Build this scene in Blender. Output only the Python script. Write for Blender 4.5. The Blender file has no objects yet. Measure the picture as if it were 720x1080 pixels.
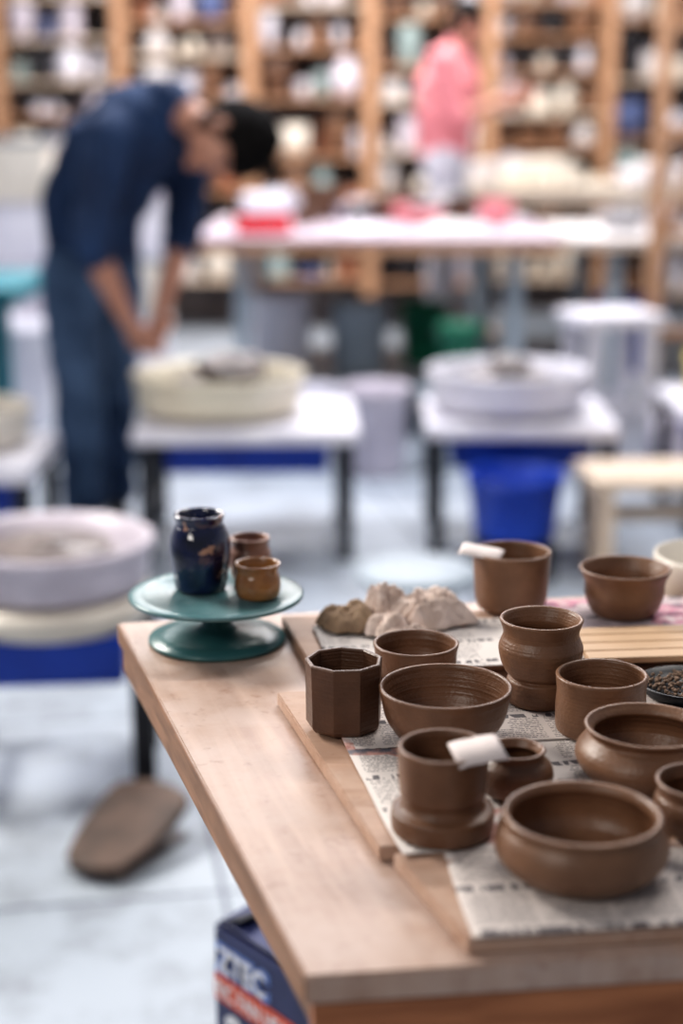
import bpy, bmesh, math, random
from mathutils import Vector, Matrix, Euler
from mathutils import noise as NZ
random.seed(7)
scene = bpy.context.scene
COL = scene.collection

# ------------------------------------------------------------ materials
def mat(name, color, rough=0.5, color2=None, nscale=8, bump=0.0, bscale=60, metal=0.0, spec=0.5, coat=0.0, fac=(0.35,0.65)):
    m = bpy.data.materials.new(name); m.use_nodes = True
    nt = m.node_tree; b = nt.nodes['Principled BSDF']
    b.inputs['Base Color'].default_value = (*color, 1)
    b.inputs['Roughness'].default_value = rough
    b.inputs['Metallic'].default_value = metal
    b.inputs['Specular IOR Level'].default_value = spec
    b.inputs['Coat Weight'].default_value = coat
    tc = nt.nodes.new('ShaderNodeTexCoord')
    if color2 is None: color2 = tuple(c*0.85 for c in color)
    n = nt.nodes.new('ShaderNodeTexNoise'); n.inputs['Scale'].default_value = nscale; n.inputs['Detail'].default_value = 6
    nt.links.new(tc.outputs['Object'], n.inputs['Vector'])
    r = nt.nodes.new('ShaderNodeValToRGB')
    r.color_ramp.elements[0].position = fac[0]; r.color_ramp.elements[1].position = fac[1]
    r.color_ramp.elements[0].color = (*color2, 1); r.color_ramp.elements[1].color = (*color, 1)
    nt.links.new(n.outputs['Fac'], r.inputs['Fac']); nt.links.new(r.outputs['Color'], b.inputs['Base Color'])
    if bump > 0:
        n2 = nt.nodes.new('ShaderNodeTexNoise'); n2.inputs['Scale'].default_value = bscale; n2.inputs['Detail'].default_value = 4
        nt.links.new(tc.outputs['Object'], n2.inputs['Vector'])
        bp = nt.nodes.new('ShaderNodeBump'); bp.inputs['Strength'].default_value = bump; bp.inputs['Distance'].default_value = 0.002
        nt.links.new(n2.outputs['Fac'], bp.inputs['Height']); nt.links.new(bp.outputs['Normal'], b.inputs['Normal'])
    return m

def mat_clay(name, c1, c2, rough=0.42):
    m = mat(name, c1, rough, c2, nscale=30)
    nt = m.node_tree; b = nt.nodes['Principled BSDF']
    tc = [n for n in nt.nodes if n.type == 'TEX_COORD'][0]
    # irregular throwing rings: noise that mostly varies along z
    mp = nt.nodes.new('ShaderNodeMapping'); mp.inputs['Scale'].default_value = (5, 5, 290)
    nt.links.new(tc.outputs['Object'], mp.inputs[0])
    w = nt.nodes.new('ShaderNodeTexNoise'); w.inputs['Scale'].default_value = 1; w.inputs['Detail'].default_value = 3
    nt.links.new(mp.outputs[0], w.inputs['Vector'])
    n2 = nt.nodes.new('ShaderNodeTexNoise'); n2.inputs['Scale'].default_value = 330; n2.inputs['Detail'].default_value = 3
    nt.links.new(tc.outputs['Object'], n2.inputs['Vector'])
    mx = nt.nodes.new('ShaderNodeMath'); mx.operation = 'MULTIPLY_ADD'; mx.inputs[1].default_value = 2.0
    nt.links.new(w.outputs['Fac'], mx.inputs[0]); nt.links.new(n2.outputs['Fac'], mx.inputs[2])
    bp = nt.nodes.new('ShaderNodeBump'); bp.inputs['Strength'].default_value = 0.65; bp.inputs['Distance'].default_value = 0.0008
    nt.links.new(mx.outputs[0], bp.inputs['Height']); nt.links.new(bp.outputs['Normal'], b.inputs['Normal'])
    return m

def mat_wood(name, c1, c2, scale=(3, 40, 40), rough=0.55, stain=None, stain_amt=0.5, rz=0.):
    m = bpy.data.materials.new(name); m.use_nodes = True
    nt = m.node_tree; b = nt.nodes['Principled BSDF']; b.inputs['Roughness'].default_value = rough
    tc = nt.nodes.new('ShaderNodeTexCoord'); mr = nt.nodes.new('ShaderNodeMapping'); mr.inputs['Rotation'].default_value = (0, 0, rz)
    mp = nt.nodes.new('ShaderNodeMapping'); mp.inputs['Scale'].default_value = scale
    nt.links.new(tc.outputs['Object'], mr.inputs['Vector']); nt.links.new(mr.outputs['Vector'], mp.inputs['Vector'])
    n = nt.nodes.new('ShaderNodeTexNoise'); n.inputs['Scale'].default_value = 1; n.inputs['Detail'].default_value = 8; n.inputs['Distortion'].default_value = .6
    nt.links.new(mp.outputs['Vector'], n.inputs['Vector'])
    r = nt.nodes.new('ShaderNodeValToRGB'); r.color_ramp.elements[0].position = .3; r.color_ramp.elements[1].position = .7
    r.color_ramp.elements[0].color = (*c2, 1); r.color_ramp.elements[1].color = (*c1, 1)
    nt.links.new(n.outputs['Fac'], r.inputs['Fac'])
    out = r.outputs['Color']
    if stain:
        n3 = nt.nodes.new('ShaderNodeTexNoise'); n3.inputs['Scale'].default_value = 9; n3.inputs['Detail'].default_value = 9; n3.inputs['Roughness'].default_value = .7
        nt.links.new(tc.outputs['Object'], n3.inputs['Vector'])
        r3 = nt.nodes.new('ShaderNodeValToRGB'); r3.color_ramp.elements[0].position = .42; r3.color_ramp.elements[1].position = .62
        r3.color_ramp.elements[1].color = (stain_amt,)*3 + (1,); r3.color_ramp.elements[0].color = (0, 0, 0, 1)
        nt.links.new(n3.outputs['Fac'], r3.inputs['Fac'])
        mx = nt.nodes.new('ShaderNodeMix'); mx.data_type = 'RGBA'
        nt.links.new(r3.outputs['Color'], mx.inputs['Factor']); nt.links.new(out, mx.inputs['A']); mx.inputs['B'].default_value = (*stain, 1)
        out = mx.outputs['Result']
        n4 = nt.nodes.new('ShaderNodeTexNoise'); n4.inputs['Scale'].default_value = 90; n4.inputs['Detail'].default_value = 6
        nt.links.new(tc.outputs['Object'], n4.inputs['Vector'])
        r4 = nt.nodes.new('ShaderNodeValToRGB'); r4.color_ramp.elements[0].position = .60; r4.color_ramp.elements[1].position = .78
        r4.color_ramp.elements[0].color = (1, 1, 1, 1); r4.color_ramp.elements[1].color = (.75, .66, .62, 1)
        nt.links.new(n4.outputs['Fac'], r4.inputs['Fac'])
        mx2 = nt.nodes.new('ShaderNodeMix'); mx2.data_type = 'RGBA'; mx2.blend_type = 'MULTIPLY'; mx2.inputs['Factor'].default_value = 1
        nt.links.new(out, mx2.inputs['A']); nt.links.new(r4.outputs[0], mx2.inputs['B']); out = mx2.outputs['Result']
        rr = nt.nodes.new('ShaderNodeMapRange'); rr.inputs['To Min'].default_value = rough-.12; rr.inputs['To Max'].default_value = rough+.15
        nt.links.new(n3.outputs['Fac'], rr.inputs['Value']); nt.links.new(rr.outputs['Result'], b.inputs['Roughness'])
    nt.links.new(out, b.inputs['Base Color'])
    bp = nt.nodes.new('ShaderNodeBump'); bp.inputs['Strength'].default_value = .25; bp.inputs['Distance'].default_value = .001
    nt.links.new(n.outputs['Fac'], bp.inputs['Height']); nt.links.new(bp.outputs['Normal'], b.inputs['Normal'])
    return m

def mat_news(name, paper=(.66, .61, .58), tint=(.55, .25, .2), blockpos=.72):
    m = bpy.data.materials.new(name); m.use_nodes = True
    nt = m.node_tree; L = nt.links; b = nt.nodes['Principled BSDF']; b.inputs['Roughness'].default_value = .85
    N = lambda t: nt.nodes.new(t)
    tc = N('ShaderNodeTexCoord'); sp = N('ShaderNodeSeparateXYZ'); L.new(tc.outputs['Object'], sp.inputs[0])
    def math_(op, a, bval=None):
        q = N('ShaderNodeMath'); q.operation = op
        for k, s in ((0, a), (1, bval)):
            if s is None: continue
            if isinstance(s, (int, float)): q.inputs[k].default_value = s
            else: L.new(s, q.inputs[k])
        return q.outputs[0]
    ly = math_('FRACT', math_('MULTIPLY', sp.outputs['Y'], 270.))
    line = math_('LESS_THAN', ly, .5)
    cx = math_('FRACT', math_('ADD', math_('MULTIPLY', sp.outputs['X'], 21.), .15))
    col = math_('LESS_THAN', cx, .88)
    mp = N('ShaderNodeMapping'); mp.inputs['Scale'].default_value = (480, 270, 1); L.new(tc.outputs['Object'], mp.inputs[0])
    vn = N('ShaderNodeTexNoise'); vn.inputs['Scale'].default_value = 1.; vn.inputs['Detail'].default_value = 1; L.new(mp.outputs[0], vn.inputs['Vector'])
    word = math_('GREATER_THAN', vn.outputs['Fac'], .47)
    txt = math_('MULTIPLY', math_('MULTIPLY', line, col), word)
    hy = math_('FRACT', math_('MULTIPLY', sp.outputs['Y'], 17.))
    head = math_('LESS_THAN', hy, .14)
    mp2 = N('ShaderNodeMapping'); mp2.inputs['Scale'].default_value = (190, 40, 1); L.new(tc.outputs['Object'], mp2.inputs[0])
    vh = N('ShaderNodeTexNoise'); vh.inputs['Scale'].default_value = 1.; L.new(mp2.outputs[0], vh.inputs['Vector'])
    hw = math_('MULTIPLY', head, math_('GREATER_THAN', vh.outputs['Fac'], .5))
    txt = math_('MULTIPLY', txt, math_('SUBTRACT', 1., math_('LESS_THAN', hy, .22)))
    vo = N('ShaderNodeTexVoronoi'); vo.distance = 'CHEBYCHEV'; vo.inputs['Scale'].default_value = 16; vo.inputs['Randomness'].default_value = .5
    L.new(tc.outputs['Object'], vo.inputs['Vector'])
    sc = N('ShaderNodeSeparateColor'); L.new(vo.outputs['Color'], sc.inputs[0])
    blk = math_('GREATER_THAN', sc.outputs[0], blockpos)
    blank = math_('LESS_THAN', sc.outputs[1], .25)
    txt = math_('MULTIPLY', txt, math_('SUBTRACT', 1., blank))
    txt = math_('MAXIMUM', math_('MULTIPLY', txt, .65), math_('MULTIPLY', hw, .85))
    ns = N('ShaderNodeTexNoise'); ns.inputs['Scale'].default_value = 45; ns.inputs['Detail'].default_value = 5; L.new(tc.outputs['Object'], ns.inputs['Vector'])
    rp = N('ShaderNodeValToRGB'); e = rp.color_ramp.elements
    e[0].position = .35; e[0].color = (.04, .05, .09, 1); e[1].position = .65; e[1].color = (.75, .7, .68, 1)
    x = e.new(.5); x.color = (*tint, 1); L.new(ns.outputs['Fac'], rp.inputs[0])
    m1 = N('ShaderNodeMix'); m1.data_type = 'RGBA'; L.new(txt, m1.inputs['Factor'])
    m1.inputs['A'].default_value = (*paper, 1); m1.inputs['B'].default_value = (.06, .055, .07, 1)
    m2 = N('ShaderNodeMix'); m2.data_type = 'RGBA'; L.new(math_('MULTIPLY', blk, .8), m2.inputs['Factor'])
    L.new(m1.outputs['Result'], m2.inputs['A']); L.new(rp.outputs['Color'], m2.inputs['B'])
    L.new(m2.outputs['Result'], b.inputs['Base Color'])
    return m

M = {}
M['clay'] = mat_clay('leather_hard_clay', (.190, .098, .056), (.132, .066, .037), .38)
M['clay2'] = mat_clay('leather_hard_clay_b', (.225, .120, .069), (.162, .083, .047), .40)
M['clay_dark'] = mat_clay('leather_hard_clay_dark', (.130, .065, .038), (.088, .043, .025), .42)
M['table_top'] = mat_wood('worn_plywood', (.53, .375, .295), (.34, .215, .16), (55, 4, 4), .42, (.56, .45, .40), .62, -.29)
M['wood_edge'] = mat_wood('wood_edge', (.36, .19, .105), (.18, .09, .045), (40, 6, 60))
M['wood_apron'] = mat_wood('apron_pine', (.50, .21, .095), (.28, .105, .045), (6, 60, 60))
M['board'] = mat_wood('board_ply', (.50, .33, .24), (.37, .225, .155), (8, 50, 60), .6, (.56, .43, .36), .5)
M['pine'] = mat_wood('shelf_pine', (.50, .29, .17), (.38, .21, .12), (5, 5, 20))
M['pale_wood'] = mat_wood('pale_wood', (.66, .54, .43), (.55, .44, .34), (6, 6, 20))
M['news'] = mat_news('newsprint')
M['news_pink'] = mat_news('newsprint_pink', (.66, .56, .58), (.6, .2, .3), .5)
M['news2'] = mat_news('newsprint_b', (.62, .56, .53), (.4, .22, .14), .78)
M['paper'] = mat('white_paper', (.72, .64, .62), .8)
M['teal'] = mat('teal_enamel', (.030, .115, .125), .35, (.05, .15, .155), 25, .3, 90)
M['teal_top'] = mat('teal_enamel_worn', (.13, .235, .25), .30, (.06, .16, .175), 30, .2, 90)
M['steel'] = mat('steel', (.45, .45, .47), .3, metal=.9)
M['white'] = mat('white_plastic', (.74, .73, .79), .4, (.62, .61, .69), 6)
M['lav'] = mat('pan_plastic_lavender', (.68, .63, .71), .35, (.50, .46, .53), 8)
M['cream'] = mat('cream_plastic', (.78, .73, .60), .4, (.68, .61, .48), 6)
M['cream2'] = mat('cream_pale', (.74, .69, .61), .4, (.62, .57, .5), 6)
M['slurry'] = mat('clay_slurry', (.22, .185, .175), .35, (.10, .085, .085), 22, .4, 50)
M['blue'] = mat('blue_plastic', (.006, .06, .46), .4, (.005, .04, .34), 5)
M['black'] = mat('black_metal', (.008, .009, .014), .45)
M['green'] = mat('green_plastic', (.008, .16, .09), .4)
M['yellow'] = mat('yellow_plastic', (.75, .6, .15), .45)
M['red'] = mat('red_plastic', (.65, .02, .03), .4)
M['grey'] = mat('grey_painted', (.34, .40, .46), .5)
M['teal_bright'] = mat('teal_plastic', (.015, .22, .28), .45)
M['plaster'] = mat('plaster', (.70, .67, .67), .8)
M['denim'] = mat('denim_trousers', (.065, .115, .21), .85, (.028, .058, .12), 9, .4, 200)
M['shirt'] = mat('navy_shirt', (.014, .042, .115), .85, (.006, .020, .062), 7, .4, 120)
M['skin'] = mat('skin', (.46, .24, .17), .5, (.40, .19, .13), 12)
M['hair'] = mat('black_hair', (.004, .0035, .0035), .8, (.007, .006, .006), 60, .6, 200, spec=.1)
M['shoe'] = mat('shoe_leather', (.05, .04, .035), .6)
M['pink'] = mat('pink_shirt', (.74, .28, .30), .8, (.62, .20, .23), 6)
M['ltrous'] = mat('light_trousers', (.50, .50, .56), .85)
M['eye'] = mat('eye', (.03, .02, .02), .2)
M['rag'] = mat('tan_rag', (.42, .30, .20), .9, (.24, .165, .11), 40, .4, 120)
M['ragw'] = mat('pale_rag', (.72, .61, .56), .9, (.55, .44, .38), 30, .3, 120)
M['crumbs'] = mat('clay_crumbs', (.32, .22, .16), .9, (.10, .065, .045), 200)
M['tape'] = mat('tan_mat', (.60, .41, .26), .6)
M['amber'] = mat('amber_glaze', (.36, .17, .055), .22, (.20, .085, .03), 35, coat=.6)
M['rose'] = mat('brown_glaze', (.33, .18, .13), .35, (.22, .11, .08), 30, coat=.3)
def mat_cobalt():
    m = mat('cobalt_glaze', (.003, .005, .018), .07, (.006, .013, .075), 35, .8, 60, coat=1.)
    nt = m.node_tree; b = nt.nodes['Principled BSDF']; src = b.inputs['Base Color'].links[0].from_socket
    tc = [n for n in nt.nodes if n.type == 'TEX_COORD'][0]
    n = nt.nodes.new('ShaderNodeTexNoise'); n.inputs['Scale'].default_value = 42; n.inputs['Detail'].default_value = 4
    nt.links.new(tc.outputs['Object'], n.inputs['Vector'])
    r = nt.nodes.new('ShaderNodeValToRGB'); r.color_ramp.elements[0].position = .645; r.color_ramp.elements[1].position = .66
    nt.links.new(n.outputs['Fac'], r.inputs[0])
    mx = nt.nodes.new('ShaderNodeMix'); mx.data_type = 'RGBA'; nt.links.new(r.outputs[0], mx.inputs['Factor'])
    nt.links.new(src, mx.inputs['A']); mx.inputs['B'].default_value = (.42, .25, .18, 1)
    nt.links.new(mx.outputs['Result'], b.inputs['Base Color'])
    return m
M['cobalt'] = mat_cobalt()

def mat_floor():
    m = bpy.data.materials.new('painted_concrete'); m.use_nodes = True
    nt = m.node_tree; L = nt.links; b = nt.nodes['Principled BSDF']; b.inputs['Roughness'].default_value = .5
    tc = nt.nodes.new('ShaderNodeTexCoord'); mp = nt.nodes.new('ShaderNodeMapping'); mp.inputs['Rotation'].default_value = (0, 0, math.radians(-10)); mp.inputs['Location'].default_value = (.66, .1, 0)
    L.new(tc.outputs['Object'], mp.inputs[0])
    br = nt.nodes.new('ShaderNodeTexBrick'); br.offset = 0; br.inputs['Scale'].default_value = 1; br.inputs['Brick Width'].default_value = .9; br.inputs['Row Height'].default_value = .9
    br.inputs['Mortar Size'].default_value = .006; br.inputs['Color1'].default_value = (.375, .42, .475, 1); br.inputs['Color2'].default_value = (.34, .385, .44, 1); br.inputs['Mortar'].default_value = (.13, .15, .19, 1)
    L.new(mp.outputs[0], br.inputs['Vector'])
    n = nt.nodes.new('ShaderNodeTexNoise'); n.inputs['Scale'].default_value = 3.6; n.inputs['Detail'].default_value = 10; n.inputs['Roughness'].default_value = .75
    L.new(tc.outputs['Object'], n.inputs['Vector'])
    r = nt.nodes.new('ShaderNodeValToRGB'); r.color_ramp.elements[0].position = .34; r.color_ramp.elements[0].color = (.55, .53, .53, 1); r.color_ramp.elements[1].position = .52; r.color_ramp.elements[1].color = (1, 1, 1, 1)
    L.new(n.outputs['Fac'], r.inputs[0])
    mx = nt.nodes.new('ShaderNodeMix'); mx.data_type = 'RGBA'; mx.blend_type = 'MULTIPLY'; mx.inputs['Factor'].default_value = 1
    L.new(br.outputs['Color'], mx.inputs['A']); L.new(r.outputs[0], mx.inputs['B']); L.new(mx.outputs['Result'], b.inputs['Base Color'])
    return m
M['floor'] = mat_floor()
M['wall'] = mat('wall_paint', (.50, .48, .46), .8)
M['wallw'] = mat('wall_paint_white', (.62, .63, .66), .8)

# ------------------------------------------------------------ mesh helpers
def new_obj(name, bm, mats, smooth=True, loc=(0, 0, 0), rot=(0, 0, 0), parent=None):
    me = bpy.data.meshes.new(name); bm.to_mesh(me); bm.free()
    if not isinstance(mats, (list, tuple)): mats = [mats]
    for m in mats: me.materials.append(m)
    if smooth:
        for p in me.polygons: p.use_smooth = True
    o = bpy.data.objects.new(name, me); COL.objects.link(o)
    o.location = loc; o.rotation_euler = rot
    if parent: o.parent = parent
    return o

def empty(name, loc=(0, 0, 0), rotz=0):
    e = bpy.data.objects.new(name, None); e.empty_display_size = .05; COL.objects.link(e)
    e.location = loc; e.rotation_euler = (0, 0, rotz); return e

def bm_box(bm, sx, sy, sz, c=(0, 0, 0), mi=0, rot=None):
    mtx = Matrix.Translation(c)
    if rot: mtx = mtx @ Euler(rot).to_matrix().to_4x4()
    mtx = mtx @ Matrix.Diagonal((sx, sy, sz, 1))
    r = bmesh.ops.create_cube(bm, size=1, matrix=mtx)
    for v in r['verts']:
        for f in v.link_faces: f.material_index = mi
    return r['verts']

def box(name, size, c, m, parent=None, bev=.004, rot=(0, 0, 0), seg=2):
    bm = bmesh.new(); bm_box(bm, *size)
    if bev: bmesh.ops.bevel(bm, geom=bm.edges[:], offset=bev, segments=seg, affect='EDGES', profile=.6)
    return new_obj(name, bm, m, False, c, rot, parent)

def prism(name, pts, z0, z1, m, parent=None, bev=.002, loc=(0, 0, 0)):
    bm = bmesh.new()
    lo = [bm.verts.new((x, y, z0)) for x, y in pts]; hi = [bm.verts.new((x, y, z1)) for x, y in pts]
    bm.faces.new(hi); bm.faces.new(lo[::-1])
    n = len(pts)
    for i in range(n): bm.faces.new((lo[i], lo[(i+1) % n], hi[(i+1) % n], hi[i]))
    bmesh.ops.recalc_face_normals(bm, faces=bm.faces[:])
    if bev: bmesh.ops.bevel(bm, geom=bm.edges[:], offset=bev, segments=2, affect='EDGES')
    return new_obj(name, bm, m, False, loc, (0, 0, 0), parent)

def spline(pts, k=5):
    out = []
    n = len(pts)
    for i in range(n-1):
        p0 = pts[max(i-1, 0)]; p1 = pts[i]; p2 = pts[i+1]; p3 = pts[min(i+2, n-1)]
        for j in range(k):
            t = j/k
            out.append(tuple(.5*((2*p1[a]) + (-p0[a]+p2[a])*t + (2*p0[a]-5*p1[a]+4*p2[a]-p3[a])*t*t + (-p0[a]+3*p1[a]-3*p2[a]+p3[a])*t**3) for a in (0, 1)))
    out.append(tuple(pts[-1])); return out

def bm_lathe(bm, prof, segs=48, c=(0, 0, 0), mi=0, wob=0, ph=0):
    rings = []
    for (r, z) in prof:
        if r <= 1e-6: rings.append([bm.verts.new((c[0], c[1], c[2]+z))])
        else:
            rings.append([bm.verts.new((c[0]+r*(1+wob*math.sin(2*a+ph)+wob*.6*math.sin(3*a+1+z*30))*math.cos(a), c[1]+r*(1+wob*math.sin(2*a+ph)+wob*.6*math.sin(3*a+1+z*30))*math.sin(a), c[2]+z)) for a in [2*math.pi*i/segs for i in range(segs)]])
    for a, b in zip(rings, rings[1:]):
        if len(a) == 1 and len(b) == 1: continue
        for i in range(segs):
            j = (i+1) % segs
            if len(a) == 1: f = bm.faces.new((a[0], b[j], b[i]))
            elif len(b) == 1: f = bm.faces.new((a[i], a[j], b[0]))
            else: f = bm.faces.new((a[i], a[j], b[j], b[i]))
            f.material_index = mi
def pot_profile(outer, w=.0035, fl=.005, k=5, sm=True):
    o = spline(outer, k) if sm else list(outer)
    top = o[-1]
    inner = [(max(r-w, .001), z) for r, z in o[::-1] if z > fl+.001]
    res = [(0, 0), (o[0][0]*.96, 0)] + [(r, z) for r, z in o]
    res[2] = (o[0][0], min(.0015, o[0][1]+.0015))
    res += [(top[0]-w*.25, top[1]+w*.32), (top[0]-w*.75, top[1]+w*.32)]
    res += inner + [(inner[-1][0]*.7, fl), (0, fl)]
    return res
def pot(name, outer, loc, m, w=.0035, segs=64, sm=True, smooth=True, rot=0, wob=.006, fl=.005, parent=None):
    bm = bmesh.new(); bm_lathe(bm, pot_profile(outer, w, fl, 5, sm), segs, wob=wob, ph=random.random()*6)
    bmesh.ops.recalc_face_normals(bm, faces=bm.faces[:])
    return new_obj(name, bm, m, smooth, loc, (0, 0, rot), parent)
def lathe(name, prof, m, loc=(0, 0, 0), parent=None, segs=48, smooth=True):
    bm = bmesh.new(); bm_lathe(bm, prof, segs); bmesh.ops.recalc_face_normals(bm, faces=bm.faces[:])
    return new_obj(name, bm, m, smooth, loc, (0, 0, 0), parent)
def cyl(name, r, z0, z1, m, loc=(0, 0, 0), parent=None, segs=32, bev=.002):
    return lathe(name, [(0, z0), (r-bev, z0), (r, z0+bev), (r, z1-bev), (r-bev, z1), (0, z1)], m, loc, parent, segs)

# ------------------------------------------------------------ camera
cam = bpy.data.cameras.new('camera'); camo = bpy.data.objects.new('camera', cam); COL.objects.link(camo)
camo.location = (0, 0, 1.35); camo.rotation_euler = (math.radians(90-13.79), 0, 0)
cam.sensor_fit = 'VERTICAL'; cam.sensor_height = 36; cam.sensor_width = 24; cam.lens = 55
cam.clip_start = .05
cam.dof.use_dof = True; cam.dof.focus_distance = 1.32; cam.dof.aperture_fstop = 2.2
scene.camera = camo

# ------------------------------------------------------------ room
def plane_box(name, a, b, m):
    c = [(x+y)/2 for x, y in zip(a, b)]; s = [abs(y-x) for x, y in zip(a, b)]
    return box(name, s, c, m, bev=0)
bm = bmesh.new(); bm_box(bm, 10, 14, .1, (0, 5, -.05)); new_obj('floor', bm, M['floor'], False)
plane_box('wall_back', (-5, 12, 0), (5, 12.1, 3.4), M['wall'])
plane_box('wall_left', (-5.1, -2, 0), (-5, 12.1, 3.4), M['wallw'])
plane_box('wall_right', (5, -2, 0), (5.1, 12.1, 3.4), M['wallw'])
plane_box('baseboard_back', (-5, 11.97, 0), (5, 12, .12), M['white'])

# ------------------------------------------------------------ foreground table
T = .85
wt = empty('work_table', (0, 0, 0))
FL = (-.2317, 1.553); NL = (-.0213, .8547); NR = (1.35, 1.02); FR = (1.2, 1.83)
prism('tabletop', [NL, NR, FR, FL], T-.02, T, M['table_top'], wt, .0015)
def strip(name, p, q, th, z0, z1, m, parent):
    p = Vector(p); q = Vector(q); d = (q-p); n = Vector((-d.y, d.x)).normalized()*th
    return prism(name, [tuple(p), tuple(q), tuple(q+n), tuple(p+n)], z0, z1, m, parent, .001)
strip('apron_front', (NL[0]+.004, NL[1]+.004), (NR[0]-.01, NR[1]+.004), .022, T-.11, T-.0205, M['wood_apron'], wt)
strip('apron_left', (FL[0]+.004, FL[1]-.006), (NL[0]+.001, NL[1]+.03), .022, T-.05, T-.0205, M['wood_edge'], wt)
strip('apron_back', (FR[0]-.03, FR[1]-.012), (FL[0]+.04, FL[1]-.001), .022, T-.09, T-.0205, M['wood_edge'], wt)
strip('edge_band', (FL[0]-.0015, FL[1]-.0005), (NL[0]-.0015, NL[1]+.001), .0012, T-.0205, T-.0006, M['wood_edge'], wt)
for i, (x, y) in enumerate([(.14, .95), (1.1, 1.08), (1.05, 1.72), (.12, 1.53)]):
    box('leg_%d' % (i+1), (.06, .06, T-.021), (x, y, (T-.021)/2), M['wood_apron'], wt, .004)

TB = T+.0005; BT = .8625
def board(name, pts, z0=TB, z1=.862, m=None): return prism(name, pts, z0, z1, m or M['board'], None, .001)
board('ware_board', [(-.0574, 1.315), (.0265, 1.0065), (.62, 1.085), (.58, 1.41)])
board('ware_board', [(.036, .997), (.0785, .8795), (.62, .945), (.60, 1.072)])
board('ware_board', [(-.0615, 1.538), (-.0264, 1.378), (.60, 1.475), (.56, 1.600)])

def sheet(name, cx, cy, sx, sy, rot, z, m, amp=.0006, curl=0, thick=.0004):
    bm = bmesh.new(); n = 40
    sd = random.random()*10
    g = [[None]*(n+1) for _ in range(n+1)]
    for i in range(n+1):
        for j in range(n+1):
            x = (i/n-.5)*sx; y = (j/n-.5)*sy
            zz = amp*(1+math.sin(x*45+sd)*math.cos(y*38+sd*2))
            e = max(abs(i/n-.5), abs(j/n-.5))*2
            zz += curl*max(0, (e-.88)/.12)**2*(.5+.5*math.sin(x*40+y*30+sd))
            q = Vector((x*9+sd, y*9, 0))
            g[i][j] = bm.verts.new((x+.003*NZ.noise(q), y+.003*NZ.noise(q+Vector((5, 5, 5))), zz))
    for i in range(n):
        for j in range(n): bm.faces.new((g[i][j], g[i+1][j], g[i+1][j+1], g[i][j+1]))
    o = new_obj(name, bm, m, True, (cx, cy, z), (0, 0, rot))
    md = o.modifiers.new('thickness', 'SOLIDIFY'); md.thickness = thick; md.offset = 1
    return o
sheet('newspaper', .262, 1.165, .50, .262, math.radians(11), BT, M['news'], .0003, .0018)
sheet('newspaper', .225, 1.255, .44, .10, math.radians(7), BT+.0013, M['news2'], .0003, .0006)
sheet('newspaper', .275, .958, .40, .118, math.radians(6), BT, M['news2'], .0003, .0008)
sheet('newspaper', .15, 1.455, .34, .14, math.radians(10), BT, M['news'], .0005, .0018)
sheet('newspaper', .33, 1.53, .30, .13, math.radians(6), BT+.0016, M['news_pink'], .0004, .0006)
ZP = BT+.0030

# pots ------------------------------------------------------
pot('clay_cup', [(.034, 0), (.037, .01), (.0385, .03), (.0405, .059)], (.176, 1.56, ZP+.001), M['clay2'])
pot('clay_bowl', [(.030, 0), (.036, .008), (.0405, .022), (.0405, .030), (.0420, .038), (.0465, .048)], (.289, 1.535, ZP+.001), M['clay2'])
pot('clay_vase', [(.027, 0), (.0285, .004), (.0285, .020), (.0255, .0235), (.030, .028), (.0345, .038), (.0365, .049), (.0345, .056), (.0325, .063), (.0360, .0745)], (.172, 1.285, ZP), M['clay2'])
pot('clay_bowl', [(.026, 0), (.031, .006), (.036, .018), (.0368, .028), (.0385, .036)], (.0667, 1.334, ZP), M['clay'])
pot('faceted_cup', [(.030, 0), (.0315, .004), (.0318, .03), (.0325, .057)], (.002, 1.227, ZP), M['clay_dark'], w=.004, segs=9, smooth=False, sm=False, rot=.25, wob=.012)
pot('clay_bowl', [(.032, 0), (.039, .006), (.0480, .02), (.0515, .034), (.0540, .046)], (.084, 1.195, ZP), M['clay'])
pot('clay_cup', [(.033, 0), (.0365, .003), (.0372, .02), (.0365, .035), (.0378, .048)], (.214, 1.218, ZP), M['clay2'])
pot('clay_bowl', [(.038, 0), (.046, .005), (.0535, .016), (.0535, .024), (.048, .032), (.0440, .036), (.0445, .039), (.048, .0430)], (.233, 1.117, ZP), M['clay2'])
pot('clay_pot', [(.034, 0), (.0365, .002), (.0368, .014), (.035, .0165), (.030, .0185), (.0285, .024), (.0305, .028), (.0318, .04), (.0325, .062)], (.0717, 1.029, ZP), M['clay'])
pot('clay_jar', [(.021, 0), (.026, .005), (.0285, .015), (.0265, .023), (.021, .028), (.0205, .030), (.0225, .034)], (.130, 1.092, ZP), M['clay'])
pot('clay_bowl', [(.040, 0), (.048, .004), (.0562, .013), (.0577, .022), (.0555, .031), (.0528, .0355), (.0525, .038), (.0535, .041)], (.1606, .965, BT+.0022), M['clay2'], w=.005)
pot('clay_bowl', [(.022, 0), (.028, .004), (.034, .016), (.0325, .026), (.0305, .030), (.033, .038)], (.254, 1.024, ZP), M['clay'])

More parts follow.
